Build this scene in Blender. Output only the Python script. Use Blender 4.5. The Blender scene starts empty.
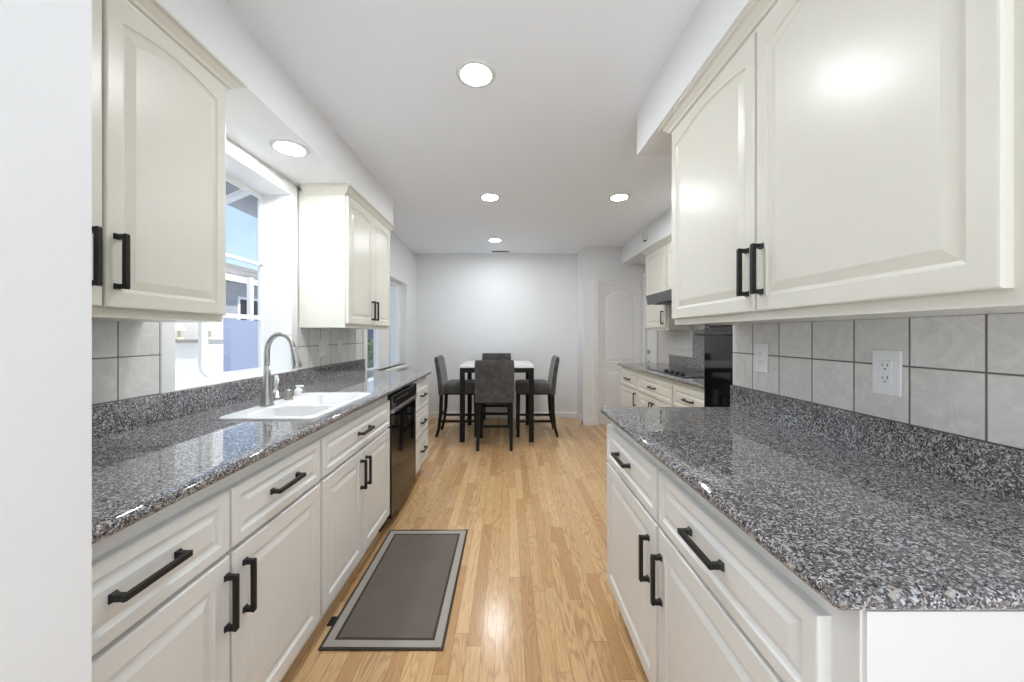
import bpy, bmesh, math, random
from mathutils import Vector, Matrix
random.seed(7)
SC = bpy.context.scene
COL = SC.collection

# ------------------------------------------------------------------ camera
FPX, CX, CY, HC = 362.0, 508.0, 334.5, 1.254
cam_d = bpy.data.cameras.new('camera')
cam = bpy.data.objects.new('camera', cam_d); COL.objects.link(cam)
cam_d.sensor_width = 36; cam_d.sensor_fit = 'HORIZONTAL'
cam_d.lens = FPX * 36 / 1024
cam_d.shift_x = (512 - CX) / 1024
cam_d.shift_y = (CY - 341) / 1024
cam_d.clip_start = 0.02; cam_d.clip_end = 200
cam.location = (0, 0, HC); cam.rotation_euler = (math.pi / 2, 0, 0)
SC.camera = cam

# ------------------------------------------------------------------ exposure, sky, sun
LAMP_STRENGTH = 104.0
SKY_STRENGTH = 1.15
SUN_STRENGTH = 2.8
SC.view_settings.view_transform = 'Standard'
SC.view_settings.look = 'None'
SC.view_settings.gamma = 1
SC.view_settings.use_curve_mapping = False
SC.view_settings.exposure = 1.30
SC.cycles.sample_clamp_indirect = 6.0
SC.cycles.caustics_reflective = False
SC.cycles.caustics_refractive = False

world = bpy.data.worlds.new('sky'); SC.world = world
world.use_nodes = True
wn, wl = world.node_tree.nodes, world.node_tree.links
wn.clear()
w_out = wn.new('ShaderNodeOutputWorld'); w_bg = wn.new('ShaderNodeBackground')
w_tc = wn.new('ShaderNodeTexCoord'); w_sep = wn.new('ShaderNodeSeparateXYZ')
w_ramp = wn.new('ShaderNodeValToRGB')
w_ramp.color_ramp.elements[0].position = 0.0
w_ramp.color_ramp.elements[0].color = (0.40, 0.49, 0.60, 1)
w_ramp.color_ramp.elements[1].position = 0.75
w_ramp.color_ramp.elements[1].color = (0.15, 0.34, 0.68, 1)
e = w_ramp.color_ramp.elements.new(0.22); e.color = (0.19, 0.275, 0.42, 1)
e = w_ramp.color_ramp.elements.new(0.42); e.color = (0.115, 0.20, 0.38, 1)
w_noise = wn.new('ShaderNodeTexNoise'); w_noise.inputs['Scale'].default_value = 2.2
w_noise.inputs['Detail'].default_value = 6
w_map = wn.new('ShaderNodeMapping'); w_map.inputs['Scale'].default_value = (1, 1, 3.5)
w_cr = wn.new('ShaderNodeValToRGB')
w_cr.color_ramp.elements[0].position = 0.45; w_cr.color_ramp.elements[1].position = 0.75
w_mix = wn.new('ShaderNodeMix'); w_mix.data_type = 'RGBA'
w_mix.inputs['B'].default_value = (0.30, 0.36, 0.44, 1)
wl.new(w_tc.outputs['Generated'], w_sep.inputs[0]); wl.new(w_sep.outputs['Z'], w_ramp.inputs[0])
wl.new(w_tc.outputs['Generated'], w_map.inputs[0]); wl.new(w_map.outputs[0], w_noise.inputs[0])
wl.new(w_noise.outputs['Fac'], w_cr.inputs[0]); wl.new(w_cr.outputs[0], w_mix.inputs['Factor'])
wl.new(w_ramp.outputs[0], w_mix.inputs['A'])
# added fill: the sky behind the camera gets its own paler tone
w_neg = wn.new('ShaderNodeMath'); w_neg.operation = 'MULTIPLY'; w_neg.inputs[1].default_value = -1
w_fill = wn.new('ShaderNodeValToRGB'); w_fill.color_ramp.elements[0].position = 0.0; w_fill.color_ramp.elements[1].position = 0.55
w_mx2 = wn.new('ShaderNodeMix'); w_mx2.data_type = 'RGBA'; w_mx2.inputs['B'].default_value = (0.33, 0.36, 0.39, 1)
wl.new(w_sep.outputs['Y'], w_neg.inputs[0]); wl.new(w_neg.outputs[0], w_fill.inputs[0]); wl.new(w_fill.outputs[0], w_mx2.inputs['Factor'])
wl.new(w_mix.outputs['Result'], w_mx2.inputs['A'])
# unseen bright glow below the horizon, added to lift the ceiling
w_glow = wn.new('ShaderNodeValToRGB'); w_glow.color_ramp.elements[0].position = 0.0; w_glow.color_ramp.elements[1].position = 0.12
w_mx3 = wn.new('ShaderNodeMix'); w_mx3.data_type = 'RGBA'; w_mx3.inputs['B'].default_value = (1.22, 1.29, 1.37, 1)
w_nz = wn.new('ShaderNodeMath'); w_nz.operation = 'MULTIPLY'; w_nz.inputs[1].default_value = -1
wl.new(w_sep.outputs['Z'], w_nz.inputs[0]); wl.new(w_nz.outputs[0], w_glow.inputs[0]); wl.new(w_glow.outputs[0], w_mx3.inputs['Factor'])
wl.new(w_mx2.outputs['Result'], w_mx3.inputs['A']); wl.new(w_mx3.outputs['Result'], w_bg.inputs[0])
w_bg.inputs[1].default_value = SKY_STRENGTH
wl.new(w_bg.outputs[0], w_out.inputs[0])

sun_d = bpy.data.lights.new('sun', 'SUN'); sun = bpy.data.objects.new('sun', sun_d); COL.objects.link(sun)
sun_d.energy = SUN_STRENGTH; sun_d.angle = math.radians(0.6); sun_d.color = (1.0, 0.96, 0.9)
sun.rotation_euler = Vector((-0.7, 0.18, -1.0)).to_track_quat('-Z', 'Y').to_euler()

# ------------------------------------------------------------------ materials
class Nt:
    def __init__(s, name):
        s.m = bpy.data.materials.new(name); s.m.use_nodes = True
        s.n = s.m.node_tree.nodes; s.l = s.m.node_tree.links
        s.b = s.n['Principled BSDF']
    def new(s, t, **kw):
        n = s.n.new('ShaderNode' + t)
        for k, v in kw.items():
            if k.startswith('_'): setattr(n, k[1:], v)
            else: n.inputs[k.replace('__', ' ')].default_value = v
        return n
    def link(s, a, b): s.l.new(a, b)
    def math(s, op, a, b=None, c=None):
        n = s.n.new('ShaderNodeMath'); n.operation = op
        for i, v in enumerate((a, b, c)):
            if v is None: continue
            if isinstance(v, (int, float)): n.inputs[i].default_value = v
            else: s.l.new(v, n.inputs[i])
        return n.outputs[0]
    def ramp(s, fac, stops, interp='LINEAR'):
        n = s.n.new('ShaderNodeValToRGB'); cr = n.color_ramp; cr.interpolation = interp
        cr.elements[0].position = stops[0][0]; cr.elements[0].color = (*stops[0][1], 1)
        cr.elements[1].position = stops[-1][0]; cr.elements[1].color = (*stops[-1][1], 1)
        for p, c in stops[1:-1]:
            e = cr.elements.new(p); e.color = (*c, 1)
        s.l.new(fac, n.inputs[0]); return n.outputs[0]
    def mix(s, f, a, b, mode='MIX'):
        n = s.n.new('ShaderNodeMix'); n.data_type = 'RGBA'; n.blend_type = mode
        for k, v in (('Factor', f), ('A', a), ('B', b)):
            if isinstance(v, (int, float)): n.inputs[k].default_value = v
            elif isinstance(v, tuple): n.inputs[k].default_value = (*v, 1)
            else: s.l.new(v, n.inputs[k])
        return n.outputs['Result']
    def pos(s):
        n = s.n.new('ShaderNodeNewGeometry'); return n.outputs['Position']
    def bump(s, h, strength, dist):
        n = s.n.new('ShaderNodeBump'); n.inputs['Strength'].default_value = strength
        n.inputs['Distance'].default_value = dist
        s.l.new(h, n.inputs['Height']); s.l.new(n.outputs[0], s.b.inputs['Normal'])

def paint(name, col, rough=0.5, bump=0.0, scale=60, metal=0.0, spec=0.5, coat=0.0):
    t = Nt(name)
    nz = t.new('TexNoise', Scale=scale, Detail=3.0)
    t.link(t.pos(), nz.inputs['Vector'])
    c = t.mix(nz.outputs['Fac'], tuple(x * 0.975 for x in col), tuple(min(1, x * 1.02) for x in col))
    t.link(c, t.b.inputs['Base Color'])
    t.b.inputs['Roughness'].default_value = rough
    t.b.inputs['Metallic'].default_value = metal
    t.b.inputs['Specular IOR Level'].default_value = spec
    t.b.inputs['Coat Weight'].default_value = coat
    if bump: t.bump(nz.outputs['Fac'], bump, 0.002)
    return t.m

M = {}
M['wall'] = paint('wall_paint', (0.83, 0.835, 0.84), 0.6, 0.06, 180)
M['ceiling'] = paint('ceiling_paint', (0.88, 0.91, 0.95), 0.75, 0.06, 180)
M['cream'] = paint('cream_lacquer', (0.73, 0.71, 0.63), 0.30, 0.015, 30, spec=0.32)
M['lit_lacquer'] = paint('lit_pale_lacquer', (0.77, 0.77, 0.75), 0.34, 0.015, 30)  # cabinet lacquer whitened: light on the lower fronts put into the colour
M['trim'] = paint('white_trim', (0.84, 0.84, 0.83), 0.4)
M['door'] = paint('door_paint', (0.84, 0.83, 0.82), 0.45)
M['white_door'] = paint('white_door_paint', (0.84, 0.84, 0.82), 0.4)
M['beige_wall'] = paint('beige_wall_paint', (0.68, 0.64, 0.60), 0.6)
M['black'] = paint('matte_black_metal', (0.012, 0.012, 0.012), 0.38, metal=0.3)
M['black_wood'] = paint('black_stained_wood', (0.005, 0.0045, 0.004), 0.5, spec=0.3)
M['porcelain'] = paint('white_enamel', (0.86, 0.86, 0.86), 0.18)
M['plastic'] = paint('white_plastic', (0.86, 0.87, 0.87), 0.22)
M['ring'] = paint('light_grey_enamel', (0.72, 0.72, 0.72), 0.6)
M['slot'] = paint('dark_slot', (0.06, 0.06, 0.06), 0.6)
M['steel'] = paint('brushed_steel', (0.56, 0.56, 0.55), 0.32, metal=1.0)
M['nickel'] = paint('satin_nickel', (0.40, 0.38, 0.35), 0.3, metal=1.0)
M['black_glass'] = paint('black_glass', (0.006, 0.006, 0.007), 0.06, spec=0.5)
M['oven_body'] = paint('oven_black_enamel', (0.015, 0.015, 0.016), 0.3)
M['vinyl'] = paint('white_vinyl', (0.86, 0.86, 0.86), 0.35)
M['table_top'] = paint('white_marble_top', (0.86, 0.86, 0.85), 0.2)
M['rubber'] = paint('grey_grout', (0.24, 0.22, 0.20), 0.8)
M['hood'] = paint('dark_grey_hood_enamel', (0.085, 0.085, 0.088), 0.4)
M['concrete'] = paint('patio_concrete', (0.62, 0.60, 0.57), 0.9, 0.1, 8)
M['eave'] = paint('grey_eave_boards', (0.30, 0.31, 0.34), 0.8)
M['stucco'] = paint('white_stucco', (0.86, 0.84, 0.80), 0.9, 0.2, 40)
M['pale_metal'] = paint('pale_cream_metal', (0.70, 0.64, 0.48), 0.5)
M['cap'] = paint('grey_cap_stone', (0.30, 0.28, 0.27), 0.7)
M['bark'] = paint('bark', (0.12, 0.08, 0.05), 0.9)

def emissive(name, col, s):
    t = Nt(name)
    t.b.inputs['Base Color'].default_value = (0.8, 0.8, 0.8, 1)
    t.b.inputs['Emission Color'].default_value = (*col, 1)
    t.b.inputs['Emission Strength'].default_value = s
    return t.m
M['lamp'] = emissive('lit_lens', (0.93, 0.97, 1.0), LAMP_STRENGTH)

def glass_mat():
    t = Nt('window_glass')
    o = t.n['Material Output']; t.n.remove(t.b)
    tr = t.n.new('ShaderNodeBsdfTransparent'); tr.inputs[0].default_value = (0.97, 0.985, 0.99, 1)
    gl = t.n.new('ShaderNodeBsdfGlossy'); gl.inputs['Roughness'].default_value = 0.01
    lw = t.n.new('ShaderNodeLayerWeight'); lw.inputs['Blend'].default_value = 0.5
    fac = t.math('ADD', 0.05, t.math('MULTIPLY', t.math('POWER', lw.outputs['Facing'], 4.0), 0.30))
    mx = t.n.new('ShaderNodeMixShader')
    t.link(fac, mx.inputs[0]); t.link(tr.outputs[0], mx.inputs[1]); t.link(gl.outputs[0], mx.inputs[2])
    t.link(mx.outputs[0], o.inputs[0])
    return t.m
M['glass'] = glass_mat()

def granite():
    t = Nt('speckled_granite')
    p = t.pos()
    wob = t.new('TexNoise', Scale=70.0, Detail=2.0)
    t.link(p, wob.inputs['Vector'])
    vm = t.n.new('ShaderNodeVectorMath'); vm.operation = 'MULTIPLY_ADD'
    vm.inputs[1].default_value = (0.012,) * 3
    t.link(wob.outputs['Color'], vm.inputs[0]); t.link(p, vm.inputs[2])
    v1 = t.new('TexVoronoi', Scale=370.0); t.link(vm.outputs[0], v1.inputs['Vector'])
    s1 = t.n.new('ShaderNodeSeparateColor'); t.link(v1.outputs['Color'], s1.inputs[0])
    c1 = t.ramp(s1.outputs[0], [(0.0, (0.025, 0.024, 0.026)), (0.25, (0.07, 0.068, 0.072)),
        (0.44, (0.175, 0.17, 0.178)), (0.64, (0.32, 0.315, 0.33)), (0.86, (0.58, 0.58, 0.60))], 'CONSTANT')
    v2 = t.new('TexVoronoi', Scale=165.0); t.link(vm.outputs[0], v2.inputs['Vector'])
    s2 = t.n.new('ShaderNodeSeparateColor'); t.link(v2.outputs['Color'], s2.inputs[0])
    f_br = t.ramp(s2.outputs[1], [(0.0, (0, 0, 0)), (0.80, (0.55,) * 3), (1.0, (0.55,) * 3)], 'CONSTANT')
    c2 = t.mix(f_br, c1, (0.135, 0.095, 0.075))
    f_w = t.ramp(s2.outputs[2], [(0.0, (0, 0, 0)), (0.93, (0.75,) * 3), (1.0, (0.75,) * 3)], 'CONSTANT')
    c3 = t.mix(f_w, c2, (0.50, 0.47, 0.42))
    t.link(c3, t.b.inputs['Base Color'])
    t.b.inputs['Roughness'].default_value = 0.035
    t.b.inputs['IOR'].default_value = 1.62
    return t.m
M['granite'] = granite()

def tile_mat(name, y0, z0, size, light=(0.78, 0.77, 0.74), dark=(0.64, 0.63, 0.60), g=0.0022, grout=(0.17, 0.155, 0.14)):
    """square stone tiles on a wall in the YZ plane"""
    t = Nt(name); p = t.pos()
    sp = t.n.new('ShaderNodeSeparateXYZ'); t.link(p, sp.inputs[0])
    def cell(o, off):
        a = t.math('DIVIDE', t.math('SUBTRACT', o, off), size)
        fr = t.math('FRACT', a); idx = t.math('FLOOR', a)
        d = t.math('MINIMUM', fr, t.math('SUBTRACT', 1.0, fr))
        return idx, d
    iy, dy = cell(sp.outputs['Y'], y0); iz, dz = cell(sp.outputs['Z'], z0)
    d = t.math('MULTIPLY', t.math('MINIMUM', dy, dz), size)
    mr = t.n.new('ShaderNodeMapRange'); mr.inputs['From Min'].default_value = g * 0.75
    mr.inputs['From Max'].default_value = g * 1.25; t.link(d, mr.inputs['Value'])
    cmb = t.n.new('ShaderNodeCombineXYZ'); t.link(iy, cmb.inputs[0]); t.link(iz, cmb.inputs[1])
    wn_ = t.n.new('ShaderNodeTexWhiteNoise'); t.link(cmb.outputs[0], wn_.inputs[0])
    off = t.n.new('ShaderNodeVectorMath'); off.operation = 'MULTIPLY_ADD'
    off.inputs[1].default_value = (7, 7, 7)
    t.link(wn_.outputs['Color'], off.inputs[0]); t.link(p, off.inputs[2])
    n1 = t.new('TexNoise', Scale=13.0, Detail=8.0, Roughness=0.68, Distortion=1.6)
    t.link(off.outputs[0], n1.inputs['Vector'])
    n2 = t.new('TexNoise', Scale=5.0, Detail=4.0, Distortion=2.2)
    t.link(off.outputs[0], n2.inputs['Vector'])
    vein = t.math('ABSOLUTE', t.math('SUBTRACT', n2.outputs['Fac'], 0.5))
    vf = t.ramp(vein, [(0.0, (0.22,) * 3), (0.02, (0, 0, 0)), (1.0, (0, 0, 0))])
    base = t.ramp(n1.outputs['Fac'], [(0.3, dark), (0.7, light)])
    base = t.mix(vf, base, tuple(min(1, c * 1.25) for c in light))
    br = t.math('ADD', 0.94, t.math('MULTIPLY', wn_.outputs['Value'], 0.1))
    cb = t.n.new('ShaderNodeCombineColor')
    for i in range(3): t.link(br, cb.inputs[i])
    base = t.mix(1.0, base, cb.outputs[0], 'MULTIPLY')
    t.link(t.mix(mr.outputs[0], grout, base), t.b.inputs['Base Color'])
    t.link(t.ramp(mr.outputs[0], [(0, (0.85,) * 3), (1, (0.38,) * 3)]), t.b.inputs['Roughness'])
    h = t.math('ADD', t.math('MULTIPLY', mr.outputs[0], 1.0), t.math('MULTIPLY', n1.outputs['Fac'], 0.8))
    t.bump(h, 0.45, 0.003)
    return t.m
M['tile_left'] = tile_mat('stone_tile_left', 1.267, 1.022, 0.152)
M['tile_right'] = tile_mat('stone_tile_right', 1.535 - 0.15 * 4, 1.021, 0.150)
M['tile_far'] = tile_mat('pale_tile_far', 4.19, 1.09, 0.150, (0.74, 0.73, 0.69), (0.66, 0.65, 0.61), 0.002, (0.42, 0.40, 0.37))

def floor_mat():
    t = Nt('oak_strip_floor'); p = t.pos()
    sp = t.n.new('ShaderNodeSeparateXYZ'); t.link(p, sp.inputs[0])
    W, L = 0.0572, 1.5
    a = t.math('DIVIDE', t.math('ADD', sp.outputs['X'], 20.013), W)
    row = t.math('FLOOR', a); fx = t.math('FRACT', a)
    w1 = t.n.new('ShaderNodeTexWhiteNoise'); w1.noise_dimensions = '1D'; t.link(row, w1.inputs['W'])
    b = t.math('ADD', t.math('DIVIDE', t.math('ADD', sp.outputs['Y'], 20.0), L), t.math('MULTIPLY', w1.outputs['Value'], 13.0))
    # uneven board lengths: every pitch is cut once more at a random place
    i0 = t.math('FLOOR', b); f0 = t.math('FRACT', b)
    c2 = t.n.new('ShaderNodeCombineXYZ'); t.link(row, c2.inputs[0]); t.link(i0, c2.inputs[1])
    w2 = t.n.new('ShaderNodeTexWhiteNoise'); t.link(c2.outputs[0], w2.inputs[0])
    cut = t.math('ADD', 0.25, t.math('MULTIPLY', w2.outputs['Value'], 0.5))
    second = t.math('GREATER_THAN', f0, cut)
    idx = t.math('ADD', t.math('MULTIPLY', i0, 2.0), second)
    c3 = t.n.new('ShaderNodeCombineXYZ'); t.link(row, c3.inputs[0]); t.link(idx, c3.inputs[1])
    w3 = t.n.new('ShaderNodeTexWhiteNoise'); t.link(c3.outputs[0], w3.inputs[0])
    s3 = t.n.new('ShaderNodeSeparateColor'); t.link(w3.outputs['Color'], s3.inputs[0])
    # gaps
    dx = t.math('MULTIPLY', t.math('MINIMUM', fx, t.math('SUBTRACT', 1.0, fx)), W)
    d1 = t.math('MINIMUM', f0, t.math('SUBTRACT', 1.0, f0))
    d2 = t.math('ABSOLUTE', t.math('SUBTRACT', f0, cut))
    dy = t.math('MULTIPLY', t.math('MINIMUM', d1, d2), L)
    d = t.math('MINIMUM', dx, dy)
    gap = t.n.new('ShaderNodeMapRange'); gap.inputs['From Min'].default_value = 0.0002
    gap.inputs['From Max'].default_value = 0.0011; t.link(d, gap.inputs['Value'])
    # grain: stretched along Y, moved per board
    offv = t.n.new('ShaderNodeVectorMath'); offv.operation = 'MULTIPLY'; offv.inputs[1].default_value = (9, 31, 5)
    t.link(w3.outputs['Color'], offv.inputs[0])
    add = t.n.new('ShaderNodeVectorMath'); t.link(offv.outputs[0], add.inputs[0]); t.link(p, add.inputs[1])
    mp = t.n.new('ShaderNodeMapping'); mp.inputs['Scale'].default_value = (1, 0.13, 1); t.link(add.outputs[0], mp.inputs[0])
    wv = t.new('TexNoise', Scale=11.0, Detail=2.0); t.link(mp.outputs[0], wv.inputs['Vector'])
    rings = t.math('SINE', t.math('MULTIPLY', wv.outputs['Fac'], 95.0))
    rings = t.math('ADD', 0.5, t.math('MULTIPLY', rings, 0.5))
    mp2 = t.n.new('ShaderNodeMapping'); mp2.inputs['Scale'].default_value = (1, 0.03, 1); t.link(add.outputs[0], mp2.inputs[0])
    fine = t.new('TexNoise', Scale=420.0, Detail=3.0); t.link(mp2.outputs[0], fine.inputs['Vector'])
    col = t.ramp(s3.outputs[0], [(0.0, (0.56, 0.32, 0.14)), (0.2, (0.66, 0.405, 0.19)), (0.5, (0.72, 0.47, 0.235)),
                                 (0.8, (0.78, 0.53, 0.28)), (1.0, (0.69, 0.43, 0.205))])
    gstr = t.math('MULTIPLY', t.math('POWER', rings, 3.0), t.math('ADD', 0.12, t.math('MULTIPLY', s3.outputs[1], 0.5)))
    col = t.mix(gstr, col, (0.36, 0.19, 0.085))
    ff = t.ramp(fine.outputs['Fac'], [(0.35, (0.42,) * 3), (0.6, (0, 0, 0))])
    col = t.mix(ff, col, (0.40, 0.23, 0.11))
    t.link(t.mix(gap.outputs[0], (0.25, 0.14, 0.065), col), t.b.inputs['Base Color'])
    t.b.inputs['Roughness'].default_value = 0.2
    h = gap.outputs[0]
    t.bump(h, 0.10, 0.0010)
    t.b.inputs['Specular IOR Level'].default_value = 0.45
    return t.m
M['floor'] = floor_mat()

def fabric(name, c1, c2):
    t = Nt(name); p = t.pos()
    n = t.new('TexNoise', Scale=14.0, Detail=5.0, Distortion=0.6); t.link(p, n.inputs['Vector'])
    f = t.new('TexNoise', Scale=500.0, Detail=1.0); t.link(p, f.inputs['Vector'])
    t.link(t.ramp(n.outputs['Fac'], [(0.35, c1), (0.65, c2)]), t.b.inputs['Base Color'])
    t.b.inputs['Roughness'].default_value = 0.9
    t.b.inputs['Sheen Weight'].default_value = 0.35
    t.bump(f.outputs['Fac'], 0.3, 0.001)
    return t.m
M['velvet'] = fabric('grey_velvet', (0.045, 0.044, 0.042), (0.085, 0.083, 0.080))

RUG = dict(x0=-0.753, x1=-0.256, y0=1.434, y1=2.312)
def rug_mat():
    t = Nt('woven_rug'); p = t.pos()
    sp = t.n.new('ShaderNodeSeparateXYZ'); t.link(p, sp.inputs[0])
    dx = t.math('MINIMUM', t.math('SUBTRACT', sp.outputs['X'], RUG['x0']), t.math('SUBTRACT', RUG['x1'], sp.outputs['X']))
    dy = t.math('MINIMUM', t.math('SUBTRACT', sp.outputs['Y'], RUG['y0']), t.math('SUBTRACT', RUG['y1'], sp.outputs['Y']))
    d = t.math('MULTIPLY', t.math('MINIMUM', dx, dy), 10.0)
    wv = t.math('MULTIPLY', t.math('SINE', t.math('MULTIPLY', sp.outputs['X'], 520.0)),
                t.math('SINE', t.math('MULTIPLY', sp.outputs['Y'], 420.0)))
    wv = t.math('ADD', 0.5, t.math('MULTIPLY', wv, 0.5))
    nz = t.new('TexNoise', Scale=7.0, Detail=4.0); t.link(p, nz.inputs['Vector'])
    mid = t.mix(wv, (0.095, 0.078, 0.062), (0.22, 0.19, 0.16))
    mid = t.mix(t.ramp(nz.outputs['Fac'], [(0.4, (0.35,) * 3), (0.65, (0, 0, 0))]), mid, (0.13, 0.105, 0.085))
    lt = t.mix(wv, (0.32, 0.29, 0.25), (0.46, 0.43, 0.375))
    dark = (0.055, 0.042, 0.034)
    s1 = t.math('GREATER_THAN', d, 0.11); s2 = t.math('GREATER_THAN', d, 0.44); s3 = t.math('GREATER_THAN', d, 0.56)
    c = t.mix(s1, dark, lt); c = t.mix(s2, c, dark); c = t.mix(s3, c, mid)
    t.link(c, t.b.inputs['Base Color']); t.b.inputs['Roughness'].default_value = 0.95
    t.bump(wv, 0.5, 0.002)
    return t.m
M['rug'] = rug_mat()

def siding(name, col, pitch):
    t = Nt(name); p = t.pos()
    sp = t.n.new('ShaderNodeSeparateXYZ'); t.link(p, sp.inputs[0])
    f = t.math('FRACT', t.math('DIVIDE', sp.outputs['Z'], pitch))
    n = t.new('TexNoise', Scale=6.0, Detail=4.0); t.link(p, n.inputs['Vector'])
    c = t.mix(t.math('GREATER_THAN', f, 0.93), col, tuple(x * 0.72 for x in col))
    c = t.mix(t.math('MULTIPLY', n.outputs['Fac'], 0.2), c, (0.8, 0.8, 0.8))
    t.link(c, t.b.inputs['Base Color']); t.b.inputs['Roughness'].default_value = 0.8
    t.bump(f, 0.6, 0.02)
    return t.m
M['siding'] = siding('blue_grey_siding', (0.30, 0.31, 0.34), 0.2)
M['fence_paint'] = paint('lavender_grey_fence_paint', (0.20, 0.23, 0.34), 0.7, 0.1, 5)

M['slate'] = siding('slate_blue_boards', (0.045, 0.062, 0.075), 0.15)
def shingles():
    t = Nt('grey_brown_shingles'); p = t.pos()
    br = t.n.new('ShaderNodeTexBrick'); br.inputs['Scale'].default_value = 1.0
    br.inputs['Brick Width'].default_value = 0.6; br.inputs['Row Height'].default_value = 0.3
    br.inputs['Mortar Size'].default_value = 0.008
    br.inputs['Color1'].default_value = (0.10, 0.085, 0.075, 1); br.inputs['Color2'].default_value = (0.26, 0.225, 0.20, 1)
    br.inputs['Mortar'].default_value = (0.07, 0.06, 0.05, 1)
    sp = t.n.new('ShaderNodeSeparateXYZ'); cb = t.n.new('ShaderNodeCombineXYZ')
    t.link(p, sp.inputs[0]); t.link(sp.outputs['Y'], cb.inputs[0]); t.link(sp.outputs['X'], cb.inputs[1])
    t.link(cb.outputs[0], br.inputs['Vector']); t.link(br.outputs['Color'], t.b.inputs['Base Color'])
    t.b.inputs['Roughness'].default_value = 0.9
    return t.m
M['shingle'] = shingles()

def leaf_mat():
    t = Nt('green_leaves'); oi = t.n.new('ShaderNodeNewGeometry')
    c = t.ramp(oi.outputs['Random Per Island'], [(0, (0.03, 0.09, 0.03)), (0.5, (0.07, 0.17, 0.06)), (1, (0.16, 0.26, 0.10))])
    t.link(c, t.b.inputs['Base Color']); t.b.inputs['Roughness'].default_value = 0.5
    return t.m
M['leaf'] = leaf_mat()

# ------------------------------------------------------------------ helpers
def box(bm, x0, x1, y0, y1, z0, z1):
    v = [bm.verts.new(p) for p in ((x0, y0, z0), (x1, y0, z0), (x1, y1, z0), (x0, y1, z0),
                                   (x0, y0, z1), (x1, y0, z1), (x1, y1, z1), (x0, y1, z1))]
    for f in ((0, 3, 2, 1), (4, 5, 6, 7), (0, 1, 5, 4), (1, 2, 6, 5), (2, 3, 7, 6), (3, 0, 4, 7)):
        bm.faces.new([v[i] for i in f])
    return v

def loft(bm, rings, close=True, cap=True):
    """rings: lists of points with equal counts"""
    R = [[bm.verts.new(p) for p in r] for r in rings]
    n = len(R[0])
    for a, b in zip(R, R[1:]):
        for i in range(n if close else n - 1):
            j = (i + 1) % n
            bm.faces.new((a[i], a[j], b[j], b[i]))
    if cap:
        bm.faces.new(R[0][::-1]); bm.faces.new(R[-1])
    return R

def lathe(bm, prof, c=(0, 0, 0), seg=28, axis='Z', cap=True):
    rings = []
    for r, h in prof:
        ring = []
        for i in range(seg):
            a = 2 * math.pi * i / seg; p = (r * math.cos(a), r * math.sin(a), h)
            if axis == 'Y': p = (p[0], p[2], p[1])
            if axis == 'X': p = (p[2], p[0], p[1])
            ring.append((c[0] + p[0], c[1] + p[1], c[2] + p[2]))
        rings.append(ring)
    return loft(bm, rings, cap=cap)

def tube(bm, pts, rad, seg=14):
    pts = [Vector(p) for p in pts]; rings = []; up = None
    for i, p in enumerate(pts):
        d = (pts[min(i + 1, len(pts) - 1)] - pts[max(i - 1, 0)]).normalized()
        if up is None:
            up = Vector((0, 0, 1)) if abs(d.z) < 0.9 else Vector((0, 1, 0))
        a = d.cross(up).normalized(); b = a.cross(d).normalized(); up = b
        r = rad[i] if isinstance(rad, (list, tuple)) else rad
        rings.append([p + a * (r * math.cos(2 * math.pi * k / seg)) + b * (r * math.sin(2 * math.pi * k / seg)) for k in range(seg)])
    return loft(bm, rings)

def extrude_profile(bm, prof, mapf, u0, u1):
    """prof: closed list of (a, b); mapf(u, a, b)"""
    loft(bm, [[mapf(u0, a, b) for a, b in prof], [mapf(u1, a, b) for a, b in prof]])

def obj(name, bm, mat, parent=None, bevel=0.0, smooth=False, segs=2, label=None, kind=None, raw=False):
    """raw: vertices are already local to the parent; otherwise they are world coordinates"""
    bmesh.ops.recalc_face_normals(bm, faces=bm.faces[:])
    org = Vector(parent['_o']) if parent is not None and '_o' in parent and not raw else Vector((0, 0, 0))
    if parent is None and not raw:
        lo = Vector((min(v.co[i] for v in bm.verts) for i in range(3)))
        hi = Vector((max(v.co[i] for v in bm.verts) for i in range(3)))
        org = Vector(((lo.x + hi.x) / 2, (lo.y + hi.y) / 2, lo.z))
    for v in bm.verts: v.co -= org
    me = bpy.data.meshes.new(name); bm.to_mesh(me); bm.free()
    me.materials.append(M[mat] if isinstance(mat, str) else mat)
    if smooth:
        for p in me.polygons: p.use_smooth = True
    o = bpy.data.objects.new(name, me); COL.objects.link(o)
    if parent is not None: o.parent = parent
    else:
        o.location = org
    o['_o'] = tuple(org) if parent is not None else tuple(org)
    if bevel:
        m = o.modifiers.new('bevel', 'BEVEL'); m.width = bevel; m.segments = segs; m.limit_method = 'ANGLE'
        m.angle_limit = math.radians(40)
    if label: o['label'] = label
    if kind: o['kind'] = kind
    return o

def autosmooth(o, deg=40):
    for p in o.data.polygons: p.use_smooth = True
    es = o.data
    bm = bmesh.new(); bm.from_mesh(es)
    for e_ in bm.edges:
        if len(e_.link_faces) == 2 and e_.calc_face_angle() > math.radians(deg): e_.smooth = False
    bm.to_mesh(es); bm.free()
    return o

def thing(name, label, cat, loc, group=None):
    o = bpy.data.objects.new(name, None); COL.objects.link(o)
    o.empty_display_size = 0.05; o.location = loc; o['_o'] = tuple(loc)
    tag(o, label, cat, group); return o

def tag(o, label, cat, group=None):
    o['label'] = label; o['category'] = cat
    if group: o['group'] = group
    return o

def struct(name, bm, mat, **kw):
    o = obj(name, bm, mat, **kw); o['kind'] = 'structure'; return o

def boxes(*bs):
    bm = bmesh.new()
    for b in bs: box(bm, *b)
    return bm

def children(o): return [c for c in bpy.data.objects if c.parent == o]

def copy_tree(o, parent=None):
    c = o.copy(); COL.objects.link(c)
    if parent is not None: c.parent = parent
    for ch in children(o):
        copy_tree(ch, c)
    return c

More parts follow.
